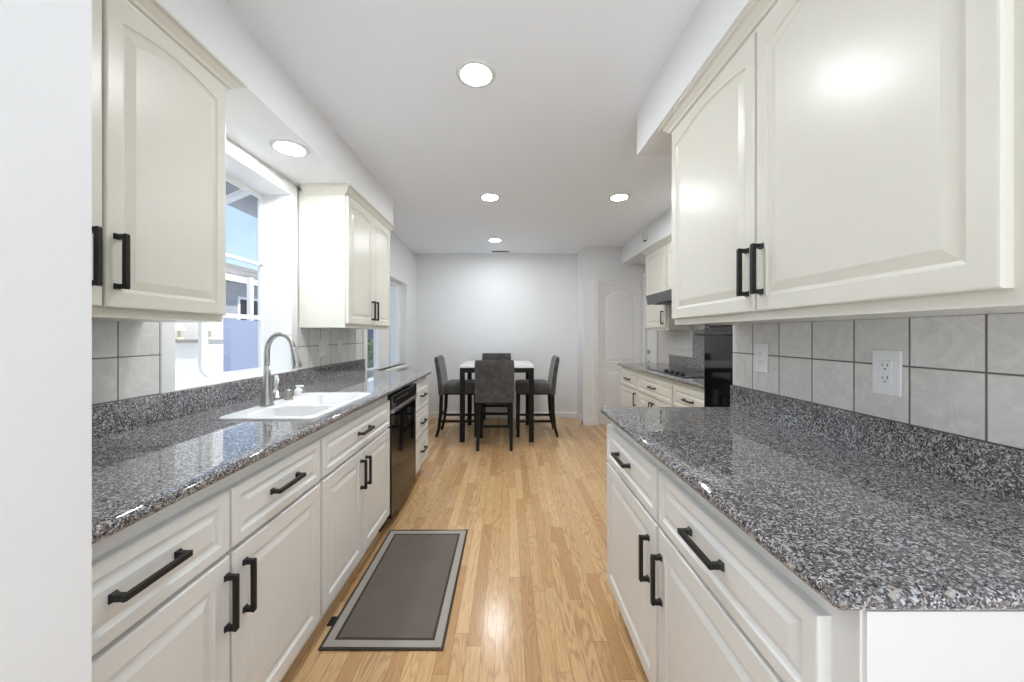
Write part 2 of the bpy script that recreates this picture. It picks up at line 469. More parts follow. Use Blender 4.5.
# maps from (u along the run, v up, w out of the face) to the world
def map_left(x): return lambda u, v, w: (x + w, u, v)
def map_right(x): return lambda u, v, w: (x - w, u, v)
def map_back(y): return lambda u, v, w: (u, y - w, v)

def panel(bm, mp, u0, u1, v0, v1, T=0.02, F=0.055, arch=0.0, slope=0.03, N=22, outer=0.004):
    """raised-panel front with a moulded frame; arch lifts the middle of the panel's top"""
    def ring(d, w, arched):
        a0, a1, b0, b1 = u0 + d, u1 - d, v0 + d, v1 - d
        pts = [(a0, b0), (a1, b0)]
        for i in range(N):
            t = i / (N - 1); u = a1 + (a0 - a1) * t
            if arched and arch:
                s = t; z = b1 - arch + arch * math.sin(math.pi * s)
            else: z = b1
            pts.append((u, z))
        return [mp(u, v, w) for u, v in pts]
    o = outer
    rings = [ring(0, 0, False), ring(0, T - o, False), ring(o * 0.5, T - o * 0.25, False), ring(o * 1.3, T, False),
             ring(F, T, True), ring(F + 0.003, T - 0.005, True), ring(F + 0.008, T - 0.0075, True),
             ring(F + 0.011, T - 0.0085, True), ring(F + 0.011 + slope, T - 0.001, True)]
    loft(bm, rings)

# handle: length along Z, standing off along +X
def handle_mesh(L=0.150, P=0.032, wd=0.012):
    bm = bmesh.new()
    def sq(x, zc, a, b): return [(x, -a, zc - b), (x, a, zc - b), (x, a, zc + b), (x, -a, zc + b)]
    for s in (-1, 1):
        zc = s * (L / 2 - 0.008)
        loft(bm, [sq(0, zc, 0.0095, 0.0085), sq(0.003, zc, 0.009, 0.008), sq(0.008, zc, 0.0062, 0.0064), sq(P - wd, zc, 0.0060, 0.0064)])
    h = L / 2
    prof = [(P - wd, -h + 0.002), (P - 0.003, -h), (P, -h + 0.004), (P, h - 0.004), (P - 0.003, h), (P - wd, h - 0.002)]
    loft(bm, [[(x, -0.0058, z) for x, z in prof], [(x, 0.0058, z) for x, z in prof]])
    bmesh.ops.recalc_face_normals(bm, faces=bm.faces[:])
    me = bpy.data.meshes.new('bar_handle'); bm.to_mesh(me); bm.free(); me.materials.append(M['black'])
    return me
HM = handle_mesh(); HM_S = handle_mesh(0.14, 0.03, 0.010)
def handle(parent, pos, side, horizontal=False, me=None):
    o = bpy.data.objects.new('handle', me or HM); COL.objects.link(o); o.parent = parent
    o.location = Vector(pos) - Vector(parent['_o'])
    rx = math.pi / 2 if horizontal else 0
    o.rotation_euler = (rx, 0, 0 if side > 0 else math.pi)
    b = o.modifiers.new('bevel', 'BEVEL'); b.width = 0.0012; b.segments = 2
    o['label'] = 'black bar handle'
    return o

# ------------------------------------------------------------------ measures
H = 2.465
YB = 5.44          # back wall
XL = -1.38         # left wall surface
SOF = 2.225        # soffit underside
TB = 0.12          # wall thickness
Y0 = -0.80         # how far the shell runs behind the camera
CT = 0.914         # worktop height

# ------------------------------------------------------------------ shell
struct('floor', boxes((-1.7, 2.2, Y0, YB + 0.2, -0.08, 0)), 'floor')
struct('ceiling', boxes((-1.7, 2.2, Y0, YB + 0.2, H, H + 0.1)), 'ceiling')

W1 = dict(y0=1.485, y1=2.285, z0=1.02, z1=2.135)      # kitchen window opening
W2 = dict(y0=3.50, y1=4.86, z0=0.86, z1=1.93)         # dining window opening
bm = boxes((XL - 0.20, XL, Y0, W1['y0'], 0, H), (XL - 0.20, XL, W1['y1'], W2['y0'], 0, H),
           (XL - 0.20, XL, W2['y1'], YB, 0, H),
           (XL - 0.20, XL, W1['y0'], W1['y1'], 0, W1['z0']), (XL - 0.20, XL, W1['y0'], W1['y1'], W1['z1'], H),
           (XL - 0.20, XL, W2['y0'], W2['y1'], 0, W2['z0']), (XL - 0.20, XL, W2['y0'], W2['y1'], W2['z1'], H))
struct('wall_left', bm, 'wall')
struct('wall_back', boxes((-1.6, 1.04, YB, YB + 0.14, 0, H)), 'wall')
# the wall that carries the pantry door steps forward on the right
D1 = dict(x0=1.255, x1=1.86, z1=1.985)
YD = 5.02
struct('wall_back_right', boxes((1.04, D1['x0'], YD, YB + 0.14, 0, H), (D1['x1'], 2.1, YD, YB + 0.14, 0, H),
                                (D1['x0'], D1['x1'], YD, YB + 0.14, D1['z1'], H)), 'wall')
XR2 = 1.88
D2 = dict(y0=4.60, y1=4.95, z1=2.03)
struct('wall_right_far', boxes((XR2, XR2 + 0.12, 1.60, D2['y0'], 0, H), (XR2, XR2 + 0.12, D2['y1'], YD, 0, H),
                               (XR2, XR2 + 0.12, D2['y0'], D2['y1'], D2['z1'], H)), 'beige_wall')
struct('wall_right', boxes((1.045, 1.17, Y0, 1.675, 0, H), (1.17, XR2, 1.60, 1.675, 0, H)), 'wall')
# wall end the camera looks past, on the left
struct('wall_left_near', boxes((XL, -0.56, Y0, 0.487, 0, H)), 'wall')

# soffits
struct('trim_1', boxes((XL, -1.025, 0.487, 3.235, SOF, H)), 'wall')
struct('trim_2', boxes((0.70, 1.045, Y0, 1.68, SOF, H), (0.70, 1.573, 1.68, 1.964, SOF, H)), 'wall')
struct('trim_3', boxes((1.573, XR2, 1.68, YD, SOF + 0.005, H)), 'wall')

# baseboards
def baseboard(name, pts, th=0.014, h=0.095):
    bm = bmesh.new()
    (xa, ya), (xb, yb) = pts
    d = Vector((xb - xa, yb - ya)); L = d.length; d.normalize(); n = Vector((d.y, -d.x))
    prof = [(0, 0), (th, 0), (th, h - 0.02), (th * 0.55, h - 0.006), (th * 0.4, h), (0, h)]
    extrude_profile(bm, prof, lambda u, a, b: (xa + d.x * u + n.x * a, ya + d.y * u + n.y * a, b), 0, L)
    return struct(name, bm, 'trim')
baseboard('baseboard_left', ((XL, 3.44), (XL, YB)))
baseboard('baseboard_back', ((XL, YB), (1.04, YB)))
baseboard('baseboard_right', ((1.04, YB), (1.04, YD - 0.014)))
baseboard('baseboard_door', ((1.026, YD), (1.175, YD)))

# ------------------------------------------------------------------ kitchen window
def casing(bm, y0, y1, z0, z1, x, w=0.07, t=0.014, sill=False):
    box(bm, x, x + t, y0 - w, y0, z0, z1 + w); box(bm, x, x + t, y1, y1 + w, z0, z1 + w)
    box(bm, x, x + t, y0, y1, z1, z1 + w)

win = thing('window_1', 'white kitchen slider window in a deep recess above the sink', 'window', (XL, 1.88, 1.02))
win['kind'] = 'structure'
bm = bmesh.new(); casing(bm, W1['y0'], W1['y1'], W1['z0'], W1['z1'], XL, 0.06, 0.016)
obj('casing', bm, 'trim', win, bevel=0.002)
bm = boxes((XL - 0.20, XL + 0.004, W1['y0'] + 0.0005, W1['y1'] - 0.0005, W1['z0'] - 0.006, W1['z0'] + 0.004))
obj('window_sill', bm, 'trim', win)
GX = -1.553
bm = boxes((GX - 0.012, GX + 0.012, W1['y0'], W1['y1'], W1['z1'] - 0.018, W1['z1']),
           (GX - 0.02, GX + 0.02, W1['y0'], W1['y1'], W1['z0'] + 0.004, W1['z0'] + 0.016),
           (GX - 0.01, GX + 0.01, W1['y1'] - 0.008, W1['y1'], W1['z0'] + 0.016, W1['z1'] - 0.018),
           (GX - 0.02, GX + 0.02, W1['y0'], W1['y0'] + 0.02, W1['z0'] + 0.016, W1['z1'] - 0.018))
obj('window_frame', bm, 'vinyl', win, bevel=0.002)
# right sash: rounded lower left corner
bm = bmesh.new()
ys, ye, zs, ze = 1.825, W1['y1'] - 0.008, W1['z0'] + 0.016, W1['z1'] - 0.018
def rr(y0, y1, z0, z1, r):
    pts = []
    s_ = 0.003
    for r, cx_, cz_, a0 in ((r, y0 + r, z0 + r, 180), (s_, y1 - s_, z0 + s_, 270), (s_, y1 - s_, z1 - s_, 0), (s_, y0 + s_, z1 - s_, 90)):
        for k in range(7):
            a = math.radians(a0 + 90 * k / 6); pts.append((cx_ + r * math.cos(a), cz_ + r * math.sin(a)))
    return pts
o_ = rr(ys, ye, zs, ze, 0.06); i_ = rr(ys + 0.042, ye - 0.009, zs + 0.012, ze - 0.012, 0.035)
loft(bm, [[(GX - 0.010, a, b) for a, b in o_], [(GX + 0.008, a, b) for a, b in o_], [(GX + 0.008, a, b) for a, b in i_], [(GX - 0.010, a, b) for a, b in i_]], cap=False)
lo_, hi_ = [], []
for f_ in range(len(o_)):
    g_ = (f_ + 1) % len(o_)
    bm.faces.new([bm.verts.new((GX - 0.010, *q)) for q in (o_[f_], o_[g_], i_[g_], i_[f_])])
box(bm, GX - 0.010, GX + 0.012, ys + 0.042, ye - 0.012, 1.685, 1.700)
box(bm, GX - 0.010, GX + 0.012, ys + 0.042, ye - 0.012, 1.346, 1.372)
sash = obj('sash', bm, 'vinyl', win)
bm = boxes((GX - 0.005, GX - 0.002, ys + 0.04, ye - 0.01, zs + 0.01, ze - 0.01)); obj('pane', bm, 'glass', sash)
bm = boxes((GX - 0.018, GX - 0.015, W1['y0'] + 0.02, ys, zs, ze)); obj('pane', bm, 'glass', win)
bm = boxes((GX + 0.012, GX + 0.022, ye - 0.03, ye - 0.012, 1.678, 1.690)); obj('latch', bm, 'nickel', win)

# ------------------------------------------------------------------ dining window
win2 = thing('window_2', 'white framed window beside the dining table', 'window', (XL, 4.2, 0.86)); win2['kind'] = 'structure'
bm = bmesh.new(); casing(bm, W2['y0'], W2['y1'], W2['z0'], W2['z1'], XL, 0.085, 0.022)
obj('casing', bm, 'trim', win2, bevel=0.002)
obj('window_sill', boxes((XL - 0.10, XL + 0.05, W2['y0'] - 0.06, W2['y1'] + 0.09, W2['z0'] - 0.03, W2['z0'])), 'trim', win2, bevel=0.003)
G2 = XL - 0.085
bm = boxes((G2 - 0.03, G2 + 0.03, W2['y0'], W2['y1'], W2['z1'] - 0.05, W2['z1']), (G2 - 0.03, G2 + 0.03, W2['y0'], W2['y1'], W2['z0'], W2['z0'] + 0.03),
           (G2 - 0.03, G2 + 0.03, W2['y0'], 3.62, W2['z0'] + 0.03, W2['z1'] - 0.05), (G2 - 0.03, G2 + 0.03, 4.02, 4.40, W2['z0'] + 0.03, W2['z1'] - 0.05),
           (G2 - 0.03, G2 + 0.03, 4.75, W2['y1'], W2['z0'] + 0.03, W2['z1'] - 0.05))
obj('window_frame', bm, 'vinyl', win2, bevel=0.003)
obj('pane', boxes((G2 - 0.004, G2, 3.62, 4.02, W2['z0'] + 0.03, W2['z1'] - 0.05)), 'glass', win2)
obj('pane', boxes((G2 - 0.004, G2, 4.40, 4.75, W2['z0'] + 0.03, W2['z1'] - 0.05)), 'glass', win2)

# ------------------------------------------------------------------ doors
d1 = thing('door_1', 'pale two panel interior door with an arched upper panel', 'door', (1.56, YD, 0)); d1['kind'] = 'structure'
bm = bmesh.new()
mpb = map_back(YD + 0.020)
box(bm, D1['x0'] + 0.006, D1['x1'] - 0.004, YD + 0.020, YD + 0.058, 0.008, D1['z1'] - 0.006)
obj('door_leaf', bm, 'door', d1)
def sunk(bm, mp, u0, u1, v0, v1, arch):
    N = 22
    def ring(d, w):
        a0, a1, b0, b1 = u0 + d, u1 - d, v0 + d, v1 - d
        pts = [(a0, b0), (a1, b0)]
        for i in range(N):
            t = i / (N - 1); u = a1 + (a0 - a1) * t
            pts.append((u, b1 - arch + arch * math.sin(math.pi * min(1, max(0, (t - .06) / .88)))))
        return [mp(u, v, w) for u, v in pts]
    loft(bm, [ring(0, 0.0), ring(0.006, 0.007), ring(0.014, 0.002), ring(0.03, 0.001), ring(0.055, 0.008)])
bm = bmesh.new(); sunk(bm, mpb, 1.33, 1.785, 0.86, 1.90, 0.09); obj('door_panel', bm, 'door', d1)
bm = bmesh.new(); sunk(bm, mpb, 1.33, 1.785, 0.17, 0.77, 0.0); obj('door_panel', bm, 'door', d1)
cs = 0.078
obj('casing', boxes((D1['x0'] - cs, D1['x0'], YD - 0.016, YD, 0, D1['z1'] + 0.03), (D1['x0'], D1['x1'] - 0.001, YD - 0.016, YD, D1['z1'], D1['z1'] + 0.03)), 'trim', d1, bevel=0.004)

d2 = thing('door_2', 'narrow white side door with dark deadbolt and lever', 'door', (XR2, 4.77, 0)); d2['kind'] = 'structure'
obj('door_leaf', boxes((XR2 + 0.02, XR2 + 0.06, D2['y0'] + 0.004, D2['y1'] - 0.004, 0.008, D2['z1'] - 0.006)), 'white_door', d2)
obj('casing', boxes((XR2 - 0.016, XR2, D2['y0'] - 0.06, D2['y0'], 0, D2['z1'] + 0.06), (XR2 - 0.016, XR2, D2['y1'], D2['y1'] + 0.06, 0, D2['z1'] + 0.06),
                    (XR2 - 0.016, XR2, D2['y0'], D2['y1'], D2['z1'], D2['z1'] + 0.06)), 'trim', d2, bevel=0.004)
bm = bmesh.new(); lathe(bm, [(0.030, 0), (0.030, -0.012), (0.022, -0.020)], (XR2 + 0.02, 4.87, 1.02), axis='X'); obj('deadbolt', bm, 'nickel', d2)
bm = bmesh.new(); lathe(bm, [(0.032, 0), (0.030, -0.012), (0.012, -0.014), (0.012, -0.05)], (XR2 + 0.02, 4.87, 0.87), axis='X')
tube(bm, [(XR2 - 0.03, 4.875, 0.87), (XR2 - 0.035, 4.83, 0.872), (XR2 - 0.032, 4.77, 0.868)], [0.010, 0.009, 0.007])
obj('door_handle', bm, 'nickel', d2)

# ------------------------------------------------------------------ ceiling fittings
def ceiling_light():
    t = thing('ceiling_light', '', 'light', (0, 0, 0), 'recessed ceiling lights')
    bm = bmesh.new()
    prof = [(0.066, 0.0), (0.066, -0.004), (0.070, -0.007), (0.082, -0.008), (0.091, -0.004), (0.093, 0.0)]
    rings = lathe(bm, prof, seg=48, cap=False)
    o = obj('trim_ring', bm, 'ring', t, smooth=True, raw=True)
    bm = bmesh.new(); lathe(bm, [(0.066, -0.001), (0.066, -0.0045)], seg=48)
    obj('lens', bm, 'lamp', t, raw=True)
    return t
L0 = ceiling_light()
spots = [(-0.149, 1.683, H, 'large round ceiling light nearest the camera, above the aisle'),
         (-0.159, 3.19, H, 'round ceiling light in the middle of the aisle row, level with the one at right'),
         (0.98, 3.19, H, 'round ceiling light at right near the small wall sensor'),
         (-0.167, 4.64, H, 'small far round ceiling light in front of the air vent'),
         (-1.135, 1.885, SOF, 'round light in the dropped soffit above the sink window')]
for i, (x, y, z, lab) in enumerate(spots):
    o = L0 if i == 0 else copy_tree(L0)
    o.location = (x, y, z); o['label'] = lab
vt = thing('ceiling_vent', 'small slotted air vent on the ceiling near the far wall', 'vent', (-0.11, 5.26, H))
obj('frame', boxes((-0.24, 0.02, 5.20, 5.215, H - 0.008, H), (-0.24, 0.02, 5.305, 5.32, H - 0.008, H), (-0.24, -0.225, 5.215, 5.305, H - 0.008, H), (0.005, 0.02, 5.215, 5.305, H - 0.008, H)), 'plastic', vt)
bm = bmesh.new()
for k in range(9):
    x = -0.215 + k * 0.026; box(bm, x, x + 0.006, 5.215, 5.305, H - 0.007, H - 0.0015)
obj('louvre', bm, 'nickel', vt)
obj('backing', boxes((-0.225, 0.005, 5.215, 5.305, H - 0.0015, H)), 'slot', vt)
sn = thing('wall_sensor', 'small white sensor box on the face of the right far soffit', 'sensor', (1.573, 4.12, 2.33))
obj('housing', boxes((1.540, 1.573, 4.08, 4.165, 2.325, 2.425)), 'plastic', sn, bevel=0.008)
obj('lens', boxes((1.545, 1.571, 4.10, 4.145, 2.318, 2.325)), 'slot', sn, label='dark lens under the box')

# ------------------------------------------------------------------ cabinets
def carcass(side, X, y0, y1, z0, z1, depth, name, parent, mat, rails=(), stiles=(), toe=False, open_top=False):
    """X = face-frame front plane; side +1 faces +X, -1 faces -X"""
    def bx(a, b, *r):   # a, b distance behind the frame front
        xs = sorted((X - side * a, X - side * b)); return (xs[0], xs[1], *r)
    t = 0.018; zb = z0
    bm = bmesh.new()
    if toe:
        box(bm, *bx(0.055, 0.073, y0, y1, 0, z0))
    L = [bx(0.02, depth, y0, y0 + t, z0, z1), bx(0.02, depth, y1 - t, y1, z0, z1), bx(0.02, depth, y0 + t, y1 - t, z0, z0 + t),
         bx(depth - 0.008, depth, y0 + t, y1 - t, z0 + t, z1)]
    if not open_top: L.append(bx(0.02, depth - 0.008, y0 + t, y1 - t, z1 - t, z1))
    fw = 0.045
    L += [bx(0, 0.02, y0, y0 + fw, z0, z1), bx(0, 0.02, y1 - fw, y1, z0, z1),
          bx(0, 0.02, y0 + fw, y1 - fw, z1 - 0.05, z1), bx(0, 0.02, y0 + fw, y1 - fw, z0, z0 + 0.035)]
    for r in rails: L.append(bx(0, 0.02, y0 + fw, y1 - fw, r - 0.018, r + 0.018))
    for s in stiles: L.append(bx(0.0005, 0.02, s - 0.018, s + 0.018, z0 + 0.035, z1 - 0.05))
    for b in L: box(bm, *b)
    return obj(name, bm, mat, parent)

ZD0, ZD1, ZR0, ZR1 = 0.12, 0.662, 0.674, 0.838   # base door, drawer
def front(kind, side, X, u0, u1, v0, v1, parent, mat, arch=0.0, h=None, me=None, F=None, dh=0.0):
    """h: 'h' centred horizontal handle, or (y, z) of a vertical one"""
    mp = map_left(X) if side > 0 else map_right(X)
    bm = bmesh.new()
    if kind == 'drawer': panel(bm, mp, u0, u1, v0, v1, F=F or 0.028, slope=0.018)
    else: panel(bm, mp, u0, u1, v0, v1, F=F or 0.05, arch=arch, slope=0.025)
    o = obj(kind, bm, mat, parent)
    o.data.name = kind
    xf = X + side * 0.019
    if h == 'h': handle(o, (xf, (u0 + u1) / 2 + dh, (v0 + v1) / 2 + 0.003), side, True, me)
    elif h: handle(o, (xf, h[0], h[1]), side, False, me)
    return o

# left base run (frame plane -0.765, doors proud to -0.745)
LX = -0.765

MW = 'lit_lacquer'
bl = thing('base_cabinet', 'pale base cabinet at lower left with two drawers over two doors', 'cabinet', (-1.06, 0.98, 0), 'base cabinets along the left wall')
carcass(1, LX, 0.495, 1.450, 0.10, 0.882, 0.58, 'carcass', bl, MW, rails=(0.668,), stiles=(0.977,), toe=True)
front('drawer', 1, LX, 0.507, 0.972, ZR0, ZR1, bl, MW, h='h', dh=0.01)
front('drawer', 1, LX, 0.982, 1.440, ZR0, ZR1, bl, MW, h='h')
front('door', 1, LX, 0.507, 0.972, ZD0, ZD1, bl, MW, h=(0.958, 0.545))
front('door', 1, LX, 0.982, 1.440, ZD0, ZD1, bl, MW, h=(1.025, 0.545))

sb = thing('sink_cabinet', 'pale sink base cabinet with one wide false drawer front above two doors', 'cabinet', (-1.06, 1.87, 0), 'base cabinets along the left wall')
carcass(1, LX, 1.452, 2.296, 0.10, 0.882, 0.58, 'carcass', sb, MW, rails=(0.668,), stiles=(1.866,), toe=True, open_top=True)
front('drawer', 1, LX, 1.462, 2.286, ZR0, ZR1, sb, MW, h='h')
front('door', 1, LX, 1.462, 1.862, ZD0, ZD1, sb, MW, h=(1.835, 0.545))
front('door', 1, LX, 1.868, 2.286, ZD0, ZD1, sb, MW, h=(1.896, 0.545))

db = thing('drawer_cabinet', 'narrow pale base cabinet of three stacked drawers beyond the dishwasher', 'cabinet', (-1.06, 3.17, 0), 'base cabinets along the left wall')
carcass(1, LX, 2.925, 3.395, 0.10, 0.882, 0.58, 'carcass', db, MW, rails=(0.606, 0.385), toe=True)
for a, b in ((0.612, 0.838), (0.390, 0.600), (0.122, 0.380)):
    front('drawer', 1, LX, 2.935, 3.385, a, b, db, MW, h='h')

# dishwasher
dw = thing('dishwasher', 'black glossy built-in dishwasher with a bright bar across its front', 'dishwasher', (-1.06, 2.61, 0))
obj('body', boxes((-1.33, -0.775, 2.305, 2.917, 0.10, 0.868)), 'oven_body', dw)
obj('kick_plate', boxes((-0.83, -0.815, 2.305, 2.917, 0.0, 0.10)), 'oven_body', dw)
bm = boxes((-0.775, -0.742, 2.308, 2.914, 0.075, 0.745)); obj('door', bm, 'black_glass', dw, bevel=0.004)
bm = boxes((-0.775, -0.736, 2.308, 2.914, 0.774, 0.862)); obj('control_panel', bm, 'black_glass', dw, bevel=0.004, label='glossy black control strip above the bar')
bm = boxes((-0.775, -0.730, 2.308, 2.914, 0.748, 0.771)); obj('handle', bm, 'steel', dw, bevel=0.005, label='brushed silver bar')
for k in range(8): obj('button', boxes((-0.736, -0.7352, 2.40 + k * 0.035, 2.415 + k * 0.035, 0.822, 0.828)), 'rubber', dw)

# right base cabinet (frame plane 0.478)
RX = 0.478
br = thing('base_cabinet', 'pale base cabinet at lower right with two drawers, two doors and a plain end panel', 'cabinet', (0.76, 1.09, 0))
carcass(-1, RX, 0.492, 1.69, 0.10, 0.882, 0.56, 'carcass', br, MW, rails=(0.668,), stiles=(1.113,), toe=True)
obj('end_panel', boxes((0.482, 1.040, 0.486, 0.492, 0.0, 0.882)), 'lit_lacquer', br, label='plain bright white end panel')
front('drawer', -1, RX, 1.120, 1.682, ZR0, ZR1, br, MW, h='h', dh=0.03)
front('drawer', -1, RX, 0.535, 1.106, ZR0, ZR1, br, MW, h='h', dh=0.022)
front('door', -1, RX, 1.120, 1.682, ZD0, ZD1, br, MW, h=(1.180, 0.525))
front('door', -1, RX, 0.535, 1.106, ZD0, ZD1, br, MW, h=(1.083, 0.52))

# far right base cabinets (frame plane 1.363)
FX = 1.363
ML = 'cream'
specs = [('narrow cream base cabinet at the far end of the cooktop counter', 3.775, 4.33, 'far'),
         ('wide cream base cabinet under the middle of the cooktop counter', 2.965, 3.765, 'mid'),
         ('cream base cabinet beside the black wall oven', 2.420, 2.955, 'near')]
for lab, a, b, w in specs:
    c = thing('base_cabinet', lab, 'cabinet', (1.62, (a + b) / 2, 0), 'base cabinets under the cooktop counter')
    carcass(-1, FX, a, b, 0.10, 0.882, 0.50, 'carcass', c, ML, rails=(0.668,), toe=True, open_top=True)
    front('drawer', -1, FX, a + 0.008, b - 0.008, ZR0, ZR1, c, ML, h='h', me=HM_S)
    if b - a > 0.7:
        m_ = (a + b) / 2
        front('door', -1, FX, a + 0.008, m_ - 0.002, ZD0, ZD1, c, ML, h=(m_ - 0.03, 0.55), me=HM_S)
        front('door', -1, FX, m_ + 0.002, b - 0.008, ZD0, ZD1, c, ML, h=(m_ + 0.03, 0.55), me=HM_S)
    else:
        front('door', -1, FX, a + 0.008, b - 0.008, ZD0, ZD1, c, ML, h=(a + 0.04, 0.57), me=HM_S)

# upper cabinets
def crown(parent, side, X, y0, y1, z0=2.174, z1=2.2245, proj=0.054, ret0=False, ret1=False, back=0.3):
    """X: frame plane; moulding steps out towards the top"""
    prof = [(0.0, 0.0), (0.010, 0.0), (0.012, 0.008), (0.020, 0.011), (0.024, 0.020), (0.040, 0.036), (0.044, 0.038), (proj, 0.041), (proj, z1 - z0), (0.0, z1 - z0)]
    bm = bmesh.new()
    e0 = proj if ret0 else 0; e1 = proj if ret1 else 0
    rings = []
    def at(y, s): return [(X + side * a, y + s * a, z0 + b) for a, b in prof]
    loft(bm, [at(y0, -1 if ret0 else 0), at(y1, 1 if ret1 else 0)])
    if ret1: loft(bm, [[(X + side * a, y1 + a, z0 + b) for a, b in prof], [(X - side * back, y1 + a, z0 + b) for a, b in prof]])
    if ret0: loft(bm, [[(X + side * a, y0 - a, z0 + b) for a, b in prof], [(X - side * back, y0 - a, z0 + b) for a, b in prof]])
    return obj('crown_moulding', bm, 'cream', parent)

def upper(label, side, X, y0, y1, z0, doors, hz, depth, cr=(False, False), group=None, rail=0.012, mat='cream', arch=0.022, me=None, zt=2.168):
    c = thing('wall_cabinet', label, 'cabinet', ((X - side * depth / 2), (y0 + y1) / 2, z0), group)
    carcass(side, X, y0, y1, z0, 2.20, depth, 'carcass', c, mat, stiles=[(a[1] + b[0]) / 2 for a, b in zip(doors, doors[1:])])
    for (a, b, hy) in doors:
        front('door', side, X, a, b, z0 + 0.026, zt, c, mat, arch=arch, h=(hy, hz), me=me, F=0.042)
    crown(c, side, X, y0, y1, ret0=cr[0], ret1=cr[1], back=depth - 0.03)
    return c
UL = -1.07
upper('cream arched-door wall cabinet at upper left, left of the sink window', 1, UL, 0.495, 1.357, 1.30,
      [(0.500, 0.939, 0.905), (0.946, 1.350, 0.972)], 1.450, 0.30, (False, True))
upper('cream wall cabinet right of the sink window with two narrow arched doors', 1, UL, 2.376, 3.235, 1.30,
      [(2.384, 2.812, 2.795), (2.818, 3.228, 2.862)], 1.437, 0.30, (True, True))
UR = 0.765
upper('large cream wall cabinet at upper right above the tiled peninsula wall', -1, UR, 0.524, 1.66, 1.298,
      [(0.547, 1.088, 1.064), (1.096, 1.652, 1.127)], 1.447, 0.276, (False, True), arch=0.032)
# hood wall: tall cabinet beyond, short one over the hood
UF = 1.63
upper('narrow cream wall cabinet beyond the range hood with one arched door', -1, UF, 3.68, 4.25, 1.30,
      [(3.705, 4.243, 3.76)], 1.43, 0.245, (False, True), me=HM_S)
c = thing('wall_cabinet', 'short cream wall cabinet directly above the range hood', 'cabinet', (1.75, 3.27, 1.66))
carcass(-1, UF, 2.86, 3.672, 1.66, 2.20, 0.245, 'carcass', c, 'cream', stiles=(3.27,))
front('door', -1, UF, 2.87, 3.266, 1.69, 2.168, c, 'cream', arch=0.05, h=(3.235, 1.77), me=HM_S)
front('door', -1, UF, 3.274, 3.664, 1.69, 2.168, c, 'cream', arch=0.05, h=(3.305, 1.77), me=HM_S)
crown(c, -1, UF, 2.86, 3.672)

# ------------------------------------------------------------------ worktops
def worktop(name, label, side, xe, xw, y0, y1, cut=None, splash=None, groups=None, near_nose=False, far_nose=False):
    """xe: front edge, xw: wall side; rounded front edge; cut = (x0, x1, y0, y1)"""
    t = thing(name, label, 'worktop', ((xe + xw) / 2, (y0 + y1) / 2, 0.884))
    z0, z1, r = 0.884, CT, 0.013
    bm = bmesh.new()
    nose = [(0, z0), (r * 0.5, z0)]
    cx_ = r
    prof = []
    for k in range(9):
        a = math.radians(-90 + 180 * k / 8); prof.append((-math.cos(a) * r, (z0 + z1) / 2 + math.sin(a) * (z1 - z0) / 2))
    # front strip as one profile from nosing to r+0.03
    E = 0.030
    prof = prof + [(E, z1), (E, z0)]
    s = side
    X0 = xe - s * r      # centre line of the round
    def P(a, y, b): return (X0 - s * a, y, b)
    e0 = y0 + (r if near_nose else 0); e1 = y1 - (r if far_nose else 0)
    loft(bm, [[P(a, e0, b) for a, b in prof], [P(a, e1, b) for a, b in prof]])
    xi = X0 - s * E
    def B(xa, xb, ya, yb): box(bm, min(xa, xb), max(xa, xb), ya, yb, z0, z1)
    if cut:
        cx0, cx1, cy0, cy1 = cut
        B(xi, xw, e0, cy0); B(xi, xw, cy1, e1)
        fr, bk = (cx1, cx0) if s > 0 else (cx0, cx1)
        if abs(xi - fr) > 1e-4: B(xi, fr, cy0, cy1)
        B(bk, xw, cy0, cy1)
    else: B(xi, xw, e0, e1)
    half = [(a, b) for a, b in prof[:9]]
    for on, ye, sy in ((near_nose, e0, -1), (far_nose, e1, 1)):
        if on:
            loft(bm, [[(X0 - s * 0.0, ye + sy * -a, b) for a, b in half], [(xw, ye + sy * -a, b) for a, b in half]])
            # quarter-round corner
            rings = []
            for k in range(5):
                an = math.radians(90 * k / 4)
                rings.append([(X0 + s * (-a) * math.cos(an), ye + sy * (-a) * math.sin(an), b) for a, b in half])
            loft(bm, rings)
    o = autosmooth(obj('slab', bm, 'granite', t), 50)
    if splash:
        x_f, x_b, ya, yb, zt = splash
        obj('upstand', boxes((min(x_f, x_b), max(x_f, x_b), ya, yb, CT, zt)), 'granite', t, bevel=0.0015)
    return t

SK = dict(x0=-1.165, x1=-0.775, y0=1.435, y1=2.075)
worktop('granite_worktop', 'long speckled grey granite worktop along the left wall, cut out for the sink', 1, -0.72, -1.378, 0.492, 3.42,
        cut=(SK['x0'] + 0.008, SK['x1'] - 0.008, SK['y0'] + 0.008, SK['y1'] - 0.008), splash=(-1.350, -1.378, 0.492, 3.42, 1.022), far_nose=True)
worktop('granite_worktop', 'dark speckled granite worktop on the right peninsula in the foreground', -1, 0.433, 1.043, 0.476, 1.71,
        splash=(1.027, 1.043, 0.492, 1.674, 1.021), near_nose=True, far_nose=True)
t3 = worktop('granite_worktop', 'granite worktop that carries the black cooktop at the far right', -1, 1.318, 1.878, 2.416, 4.36,
        cut=(1.392, 1.792, 2.842, 3.578), splash=(1.862, 1.878, 2.416, 4.19, 1.022), far_nose=True)
obj('splash_panel', boxes((1.864, 1.878, 2.416, 3.66, 1.022, 1.30)), 'granite', t3, label='full height granite panel behind the cooktop')

